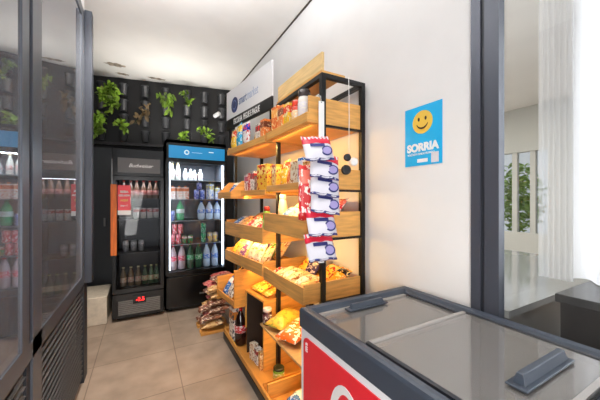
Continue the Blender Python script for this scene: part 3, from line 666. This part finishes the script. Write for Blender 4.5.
# base tray
drink('soda', ((40,20,18),(200,30,36),(204,30,40)), (.765,2.48,.056), 'big dark cola bottle with red label on the base tray', 'bottle', None, 1.05, 1.0)
carton(.11,.09,.30, ((238,232,226),(240,150,60),(70,70,80)), 'tall white carton with orange print beside the cola bottle', None, I4, (.757,2.60,.056), 3)
for k, (x, y, w, h, c) in enumerate(((.79,2.20,.06,.13,'white'), (.80,2.12,.06,.12,'wred'), (.80,2.04,.05,.13,'tan'))):
    carton(w, .05, h, C[c], f'small {W[c]} box on the base tray, {ORD[k]} beyond the middle post', 'boxes on the base tray', I4, (x, y, .056), 10-8*k)
drink('jar', ((130,170,60),(60,60,40),(190,200,90)), (.86,1.87,.056), 'green jar on the base tray beside the middle post', 'jar', None, 1, .7)
for k, (x, y, c, lean, rz) in enumerate(((.735,1.52,'bluew',-70,-90), (.90,1.50+.075,'blue',-58,-90), (.92,1.455,'red',-62,-90), (1.07,1.60,'white',-30,-90), (1.07,1.44,'tan',-30,-90))):
    bag(.12,.17,.06, C[c], f'{W[c]} pack in the near part of the base tray', 'snack bag', 'packs in the base tray', I4, (x, y, .09), lean, rz, name='snack_pack')

# pile of packs on the floor at the far end
tag(obj('pallet', bxm(I4, (.50,.80,2.92,3.02,0,.03), (.50,.80,3.12,3.22,0,.03), (.52,.56,2.90,3.24,.03,.045), (.74,.78,2.90,3.24,.03,.045))  , WOODO), 'small wooden pallet on the floor under the pile of packs', 'pallet')
rnd = random.Random(3)
pile = []
for lay in range(7):
    for k in range(3):
        y = 2.955 + .108*k + rnd.uniform(-.003,.003); x = .50+.022*lay + rnd.uniform(-.045,.045); z = .082 + lay*.072
        c = ['pink','pink','tan','brown'][rnd.randrange(4)]
        bag(.10,.22,.058, C[c], f'{W[c]} pack in the floor pile, {ORD[lay]} layer up, {ORD[k]} from the rack', 'snack bag', 'packs piled on the floor', I4, (x, y, z), -87+rnd.uniform(-1.5,1.5), -90+rnd.uniform(-2,2), name='snack_pack')

# sign above the far bay
sg = thing('shop_sign', 'white sign with black bottom strip above the far bay of the rack', 'sign', (.80,2.40,2.04), (0,0,0))
MS = Matrix.Translation((.90,2.03,0)) @ Matrix.Rotation(R(8.0), 4, 'Z')   # y runs to the far end
sgr = R(8.0)
sg.location = MS @ Vector((-.012,.46,2.065)); sg.rotation_euler = (0,0,sgr)
bm = B((-.006,.006,-.45,.45,.10,.385), bev=.002); obj('white_board', bm, mat('sign_white', (232,232,234), .5), sg)
bm = B((-.0075,.0065,-.45,.45,0,.10)); o = obj('black_strip', bm, BLKP, sg); o['label'] = 'black strip with white capitals'
rt = (R(90),0,R(-90))
text('strip_lettering', 'ESCOLHA  PEGUE E PAGUE', .075, WHITE, sg, (-.009,.27,.05), rt, bold=.001, sx=.58)
bm = bmesh.new(); lathe(bm, [(.075,-.001),(.075,.001)], 28); o = obj('round_logo', bm, NAVY, sg, (-.0075,.25,.215), (0,R(90),0)); o.scale = (1,1,1)
bm = bmesh.new(); lathe(bm, [(.045,-.001),(.045,.001)], 24); obj('logo_mark', bm, GREYB, sg, (-.009,.25,.215), (0,R(90),0))
bm = bmesh.new(); lathe(bm, [(.036,-.001),(.036,.001)], 24); obj('logo_mark', bm, NAVY, sg, (-.0100,.25,.215), (0,R(90),0))
text('sign_lettering', 'smart', .115, GREYB, sg, (-.0075,.155,.225), rt, bold=.001, sx=.62)
text('sign_lettering', 'market', .115, PALEB, sg, (-.0075,-.02,.225), rt, bold=.0, sx=.62)
for yy in (-.40, .40):
    bm = B((.006,.016,yy-.01,yy+.01,-.24,.3)); obj('sign_bracket', bm, BLK, sg)

# chip bags on a hanging strip at the near post
st = thing('hanging_strip', 'white clip strip hanging from the near post, holding the chip bags', 'strip', (.868,1.32,1.0))
bm = B((-.018,.018,-.001,.001,0,.90)); obj('strip', bm, WHITE, st)
bm = bmesh.new(); tube(bm, [(0,.0,.89),(0,.01,.93),(0,.03,.94)], .004); obj('hook', bm, SILVER, st)
CHIPW = mat('chip_white', (214,212,222), .3); CHIPR = mat('chip_red', (208,36,62), .3); CHIPB = mat('chip_navy', (48,52,112), .35); CHIPG = mat('chip_lilac', (150,140,190), .35)
def stripes():
    m, nt, out = nodes('striped_seal'); b = nt.nodes.new('ShaderNodeBsdfPrincipled'); b.inputs['Roughness'].default_value = .3
    tc = nt.nodes.new('ShaderNodeTexCoord'); sp = nt.nodes.new('ShaderNodeSeparateXYZ'); nt.links.new(tc.outputs['Object'], sp.inputs[0])
    a = nt.nodes.new('ShaderNodeMath'); a.operation = 'MULTIPLY'; a.inputs[1].default_value = 45; nt.links.new(sp.outputs[0], a.inputs[0])
    f = nt.nodes.new('ShaderNodeMath'); f.operation = 'FRACT'; nt.links.new(a.outputs[0], f.inputs[0])
    g = nt.nodes.new('ShaderNodeMath'); g.operation = 'GREATER_THAN'; g.inputs[1].default_value = .5; nt.links.new(f.outputs[0], g.inputs[0])
    mx = nt.nodes.new('ShaderNodeMixRGB'); mx.inputs[1].default_value = rgb((240,236,238)); mx.inputs[2].default_value = rgb((214,40,66))
    nt.links.new(g.outputs[0], mx.inputs[0]); nt.links.new(mx.outputs[0], b.inputs['Base Color']); nt.links.new(b.outputs[0], out.inputs[0])
    return m
STR = stripes()
def chip(k, x, z, roll, rz, off, label):
    t = thing('chip_bag', label, 'chip bag', (x, 1.262-off, z), (R(-25),R(roll),R(rz)), 'chip bags on the hanging strip')
    w, h, th = .162, .152, .031
    bm = bmesh.new(); pillow(bm, w, h, th, seed=k)
    o = obj('bag', bm, CHIPW, t)
    bm = bmesh.new(); pillow(bm, w+.001, h, th, seed=k, zlo=.66, zhi=.90, nz=7, grow=.0012); obj('red_header', bm, CHIPR, t)
    bm = bmesh.new(); pillow(bm, w+.002, h, th, seed=k, zlo=.86, zhi=1.005, nz=3, grow=.0018); obj('striped_seal', bm, STR, t)
    bm = bmesh.new(); pillow(bm, w+.001, h, th, seed=k, zlo=.0, zhi=.075, nz=3, grow=.0014); obj('navy_seal', bm, CHIPB, t)
    bm = bmesh.new(); M = Matrix.Translation((-.005,-.0200,.086)) @ Matrix.Rotation(R(-3),4,'X'); box(bm, -.042,.042,-.001,.001,-.010,.010, M=M); bevel(bm, .0009, 1); obj('name_band', bm, CHIPB, t)
    bm = bmesh.new(); lathe(bm, [(.030,-.001),(.030,.001)], 20); obj('round_badge', bm, CHIPB, t, (.042,-.0185,.050), (R(94),0,R(-10)))
    bm = bmesh.new(); lathe(bm, [(.022,-.001),(.022,.001)], 20); obj('badge_centre', bm, CHIPG, t, (.042,-.0205,.050), (R(94),0,R(-10)))
    return t
nm = ['topmost','second from the top','third from the top','fourth from the top','fifth from the top','lowest']
zs = [1.56, 1.466, 1.372, 1.278, 1.16, 1.03]
for k, z in enumerate(zs):
    chip(k, .825+(.0,.022,.022,.022,.008,.004)[k], z, (-4,8,8,8,0,-2)[k], (-12,-16,-16,-16,-10,-8)[k], .004*k, f'white and red chip bag, {nm[k]} on the hanging strip')
bag(.10,.30,.03, C['red'], 'red snack bag hanging behind the left edge of the chip bags', 'snack bag', None, I4, (.785,1.335,1.24), 0, -10)
# cord with round tags
cd = thing('hanging_ornament', 'thin white cord hanging from the rack top with round tags', 'ornament', (1.08,1.345,1.55))
bm = bmesh.new(); tube(bm, [(0,0,.535),(.002,-.002,.3),(0,0,.0)], .0022, 6); obj('cord', bm, WHITE, cd)
for q, (dx, dz, r, m) in enumerate(((-.02,-.02,.030,BLKP), (.03,.03,.026,WHITE), (-.03,.05,.022,BLKP))):
    bm = bmesh.new(); lathe(bm, [(r*.6,-.008),(r,-.004),(r,.004),(r*.6,.008)], 20)
    o = obj('round_tag', bm, m, cd, (dx,-.012*q,dz), (R(90),0,R(-20))); o['label'] = ('large black round tag','pale round tag','small black round tag')[q]

# ------------------------------------------------------------------ sticker on the wall
po = thing('wall_sticker', 'blue poster with a yellow smiling face on the white wall', 'sticker', (XW-.002,.945,1.675), (0,0,R(-90)))
# local: x runs to the near side, y into the wall
bm = B((-.107,.107,-.0012,.0015,-.15,.15)); obj('sheet', bm, BLUE, po)
bm = bmesh.new(); lathe(bm, [(.058,-.0006),(.058,.0006)], 32); sm = obj('smiling_face', bm, YELLOW, po, (0,-.002,.067), (R(90),0,0))
bm = bmesh.new()
for ex in (-.02,.02):
    lathe(bm, [(1,-.0006),(1,.0006)], 14)
    for v in list(bm.verts)[-28:]: v.co = Vector((ex+v.co.x*.006, v.co.y*.010+.016, v.co.z))
n = 16; prev = None
for i in range(n+1):
    a = R(200+140*i/n); tt = .0035*math.sin(math.pi*i/n)+.001
    ring = [bm.verts.new((math.cos(a)*rr, math.sin(a)*rr+.003, zz)) for rr in (.034-tt, .034+tt) for zz in (-.0006,.0006)]
    if prev:
        for q in ((0,1),(1,3),(3,2),(2,0)): bm.faces.new((prev[q[0]], prev[q[1]], ring[q[1]], ring[q[0]]))
    prev = ring
obj('face_marks', bm, BROWN, sm, (0,0,.0014))
text('sticker_lettering', 'SORRIA', .054, WHITE, po, (-.092,-.002,-.060), (R(90),0,0), bold=.0028, sx=.98)
text('sticker_lettering', 'VOCÊ ESTÁ SENDO FILMADO', .0150, WHITE, po, (-.09,-.002,-.092), (R(90),0,0), sx=.8)
bm = B((-.03,.03,-.0022,-.001,-.135,-.117)); obj('logo_patch', bm, WHITE, po)
bm = B((.05,.09,-.0022,-.001,-.142,-.092)); obj('pale_panel', bm, mat('pale_panel', (214,210,216), .5), po)

# ------------------------------------------------------------------ chest freezer
FX0, FX1, FY0, FY1, FZ = .577, 1.212, .20, 1.045, .90
fz = thing('chest_freezer', 'white and red chest freezer with grey rim and sliding glass lids', 'freezer', ((FX0+FX1)/2,(FY0+FY1)/2,0))
def FP(n, bm, m, par=None): return obj(n, bm, m, par or fz, world=False)
cx, cy = fz.location.x, fz.location.y
def fb(*bs, bev=0, seg=2):
    bm = bmesh.new()
    for q in bs: box(bm, q[0]-cx, q[1]-cx, q[2]-cy, q[3]-cy, q[4], q[5])
    if bev: bevel(bm, bev, seg)
    return bm
FP('body', fb((FX0+.006,FX1-.006,FY0+.006,FY0+.05,.06,.825), (FX0+.006,FX1-.006,FY1-.05,FY1-.006,.06,.825), (FX0+.006,FX0+.05,FY0+.05,FY1-.05,.06,.825), (FX1-.05,FX1-.006,FY0+.05,FY1-.05,.06,.825), (FX0+.006,FX1-.006,FY0+.006,FY1-.006,.06,.35)), mat('freezer_white', (236,238,242), .3))
bm = bmesh.new(); rw = .055
ring = lambda x0, x1, y0, y1, z: [bm.verts.new((x-cx, y-cy, z)) for x, y in ((x0,y0),(x1,y0),(x1,y1),(x0,y1))]
# rim cross-section swept round the four sides
secs = [(0,.82), (0,.885), (.004,.896), (.014,.90), (.034,.896), (.042,.882), (.047,.878), (.047,.82)]
loops = [ring(FX0+d_, FX1-d_, FY0+d_*1.0, FY1-d_, z) for d_, z in secs]
for a, c in zip(loops, loops[1:]+loops[:1]):
    for k in range(4): bm.faces.new((a[k], a[(k+1) % 4], c[(k+1) % 4], c[k]))
FP('rim', bm, RIM)
FP('end_cap', fb((FX0+.006,FX1-.006,FY0-.055,FY0+.004,.80,.895), bev=.018, seg=3), RIM)
# panel with rounded corners on the front face
def rrect(bm, y0, y1, z0, z1, r, x, th):
    pts = []
    for (yc, zc, a0) in ((y1-r,z1-r,0), (y0+r,z1-r,90), (y0+r,z0+r,180), (y1-r,z0+r,270)):
        for k in range(7): a = R(a0+15*k); pts.append((yc+r*math.cos(a), zc+r*math.sin(a)))
    A = [bm.verts.new((x-cx, y-cy, z)) for y, z in pts]; Bv = [bm.verts.new((x+th-cx, y-cy, z)) for y, z in pts]
    bm.faces.new(A); bm.faces.new(Bv[::-1])
    for k in range(len(A)): bm.faces.new((A[k], Bv[k], Bv[(k+1) % len(A)], A[(k+1) % len(A)]))
bm = bmesh.new(); rrect(bm, FY0+.03, FY1-.03, .13, .79, .03, FX0+.002, .005)
pn = FP('red_panel', bm, RED); pn['label'] = 'red panel with rounded corners and white script'
def stroke(bm, pts, wid, x):
    prev = None
    for i, (y, z) in enumerate(pts):
        a = pts[max(i-1,0)]; c = pts[min(i+1,len(pts)-1)]
        d_ = Vector((c[0]-a[0], c[1]-a[1])).normalized(); nrm = Vector((-d_.y, d_.x))
        w_ = wid*(.45+.55*math.sin(math.pi*(i+.5)/len(pts)))
        ring_ = [bm.verts.new((x+dx-cx, y+nrm.x*s*w_-cy, z+nrm.y*s*w_)) for s in (-1,1) for dx in (0,.0015)]
        if prev:
            for q in ((0,1),(1,3),(3,2),(2,0)): bm.faces.new((prev[q[0]], prev[q[1]], ring_[q[1]], ring_[q[0]]))
        prev = ring_
bm = bmesh.new()
stroke(bm, [(.745+.082*math.cos(R(a)), .60+.125*math.sin(R(a))+.10*(.082*-math.cos(R(a)))) for a in range(-40-0, 330, 10)][:0] or [(.735-.075*math.cos(R(a)), .595+.128*math.sin(R(a))) for a in range(20, 345, 12)], .016, FX0+.0005)
FP('script_capital', bm, WHITE, pn)
text('script_lettering', 'oca-Cola', .20, WHITE, pn, (FX0+.0008-cx, .64-cy, .55), rt, shear=.35, bold=.003, sx=.75)
text('small_print', 'me', .03, WHITE, pn, (FX0+.0012-cx, .992-cy, .735), (R(90),R(-90),R(-90)), bold=.001)
# glass lids
ALU = mat('lid_frame', (158,154,150), .4, .1)
def lid(y0, y1, z, hy, nm_):
    x0, x1 = FX0+.05, FX1-.05
    f_ = FP('lid_glass', fb((x0+.01,x1-.01,y0+.01,y1-.01,z-.003,z+.001)), GL_LID)
    for a_, b_ in ((y0,y0+.014), (y1-.014,y1)): FP('lid_bar', fb((x0+.014,x1-.014,a_,b_,z-.008,z+.006)), ALU, f_)
    for a_, b_ in ((x0,x0+.014), (x1-.014,x1)): FP('lid_rail', fb((a_,b_,y0,y1,z-.008,z+.004)), FRAMED, f_)
    return f_
la = lid(.655, FY1-.05, .872, 0, 0); lb = lid(FY0+.05, .695, .888, 0, 0)
def handle(x0, x1, y, z, par, s):
    bm = bmesh.new()
    box(bm, x0-cx-.014, x1-cx+.014, y-cy-.03*s, y-cy+.03*s, z, z+.006)
    A = []
    for zz, hw, e in ((z+.006,.018*s,0), (z+.022*s,.014*s,.004), (z+.040*s,.010*s,.008)):
        A.append([bm.verts.new(q) for q in ((x0-cx+e,y-cy-hw,zz),(x1-cx-e,y-cy-hw,zz),(x1-cx-e,y-cy+hw,zz),(x0-cx+e,y-cy+hw,zz))])
    for a, c in zip(A, A[1:]):
        for k in range(4): bm.faces.new((a[k], a[(k+1) % 4], c[(k+1) % 4], c[k]))
    bm.faces.new(A[0][::-1]); bm.faces.new(A[-1]); bevel(bm, .0015, 1)
    FP('lid_handle', bm, RIM, par)
handle(.775, .965, .955, .878, la, .65); handle(.80, 1.05, .345, .894, lb, .8)
bm = bmesh.new(); lathe(bm, [(.012,0),(.012,.003)], 14, cx=.90-cx, cy=FY0-.03-cy)
for v in bm.verts: v.co.z += .895
FP('keyhole', bm, BLKP)
for x in (FX0+.06, FX1-.06):
    for y in (FY0+.06, FY1-.06):
        bm = bmesh.new(); lathe(bm, [(.022,0),(.022,.062)], 12, cx=x-cx, cy=y-cy); FP('foot', bm, BLKP)
# frozen stock inside
k = 0
for x, y, z, c, w in ((.72,.88,.36,'tan',.16), (.95,.88,.36,'brown',.18), (.72,.66,.36,'white',.16), (.95,.64,.36,'tan',.18), (.74,.42,.36,'brown',.18), (.98,.40,.36,'wred',.18)):
    carton(w, .17, .44, C[c], f'frosted {W[c]} box inside the freezer, {("far left","far right","middle left","middle right","near left","near right")[k]}', 'boxes in the freezer', I4, (x, y, z-.0), 0, name='frozen_food_box'); k += 1

# ------------------------------------------------------------------ light
w = bpy.data.worlds.new('daylight'); SC.world = w; w.use_nodes = True
bg = w.node_tree.nodes['Background']; bg.inputs[0].default_value = (.93,.96,1,1); bg.inputs[1].default_value = .6
def area(name, loc, rot, sx, sy, power, col):
    l = bpy.data.lights.new(name, 'AREA'); l.shape = 'RECTANGLE'; l.size = sx; l.size_y = sy; l.energy = power; l.color = col
    o = bpy.data.objects.new(name, l); COL.objects.link(o); o.location = loc; o.rotation_euler = rot; return o
def aim(a, b): return (Vector(b)-Vector(a)).to_track_quat('-Z','Y').to_euler()
area('ceiling_fill', (.1,.8,2.3), (R(180),0,0), 0.6, .6, 12, (.96,.98,1))  # added fill without a fixture, lifts the ceiling overhead
area('ceiling_fill', (.0,1.65,2.55), (R(180),0,0), .5, .5, 24, (.98,.98,1))  # second added fill, pointed straight up to brighten the ceiling
area('back_ceiling_fill', (.3,3.9,2.14), (R(180),0,0), 1.1, .12, 9, (1,.96,.9))  # added fill above the fridges, brightens the back of the ceiling
area('freezer_front_fill', (-.3,-.9,1.0), aim((-.3,-.9,1.0),(.577,.7,.35)), .5, 1.2, 34, (1,.97,.94))  # added fill from the left for the red freezer front
def spot(name, loc, tgt, e, size, col):
    l = bpy.data.lights.new(name, 'SPOT'); l.energy = e; l.color = col; l.spot_size = R(size); l.spot_blend = .8; l.shadow_soft_size = .08
    o = bpy.data.objects.new(name, l); COL.objects.link(o); o.location = loc; o.rotation_euler = aim(loc, tgt)
spot('fill_spot', (-.15,2.4,2.98), (-.3,3.1,0), 190, 55, (1,.93,.84))  # added spot, no lamp there, brightens the floor on the left
spot('fill_spot', (.45,.7,2.98), (.45,.7,0), 40, 70, (1,.97,.93))  # added spot over the near floor and freezer lid
area('front_ceiling_fill', (.0,-1.9,.9), aim((0,-1.9,.9),(.2,3.2,3.0)), 2.4, 1.5, 14, (.95,.97,1))  # added area light behind the camera, tilted up to raise the ceiling
area('far_room_fill', (3.2,3.2,2.98), (0,0,0), 1.5, 1.5, 130, (1,.98,.95))  # added unseen light that brightens the neighbouring room
area('daylight_window', (2.6,-.5,1.9), (0,R(90),0), 1.8, 2.0, 100, (.95,.97,1))
WARM = (1,.60,.18)
for M, L, zz in ((NB,.5,1.784), (NB,.5,1.409), (NB,.5,1.124), (NB,.5,.759), (FB,.68,1.784), (FB,.68,1.384), (FB,.68,1.014), (FB,.68,.77)):
    p = M @ Vector((.05, L/2+.05, zz))
    area('shelf_lamp', p, (0,R(-32),0 if M is NB else FBA), .02, L, 2.7, WARM)
area('shelf_lamp', NB @ Vector((.05,.3,.415)), (0,R(-20),0), .02, .5, 1.5, WARM)
sp = bpy.data.lights.new('track_spot', 'SPOT'); sp.energy = 12; sp.color = (1,.80,.52); sp.spot_size = R(70); sp.spot_blend = .6; sp.shadow_soft_size = .06
so = bpy.data.objects.new('track_spot', sp); COL.objects.link(so); so.location = (-.15,1.7,2.95)
so.rotation_euler = (Vector((.95,2.1,1.0))-so.location).to_track_quat('-Z','Y').to_euler()
area('fridge_lamp', ((LX0+LX1)/2, LY+.10, 1.57), (0,0,0), .4, .05, .8, (.95,.96,1))
area('fridge_lamp', ((RX0+RX1)/2, RY+.11, 1.81), (0,0,0), .55, .06, 7, (.88,.95,1))

# ------------------------------------------------------------------ camera and colour
cam = bpy.data.cameras.new('camera'); cam.lens = 283/600*36; cam.sensor_width = 36; cam.clip_start = .02
co = bpy.data.objects.new('camera', cam); COL.objects.link(co); co.location = (0,0,1.35); co.rotation_euler = (R(90),0,R(-29)); SC.camera = co
SC.view_settings.view_transform = 'Standard'; SC.view_settings.look = 'None'; SC.view_settings.gamma = 1; SC.view_settings.exposure = .2
SC.cycles.max_bounces = 8; SC.cycles.transparent_max_bounces = 16; SC.cycles.sample_clamp_indirect = 4
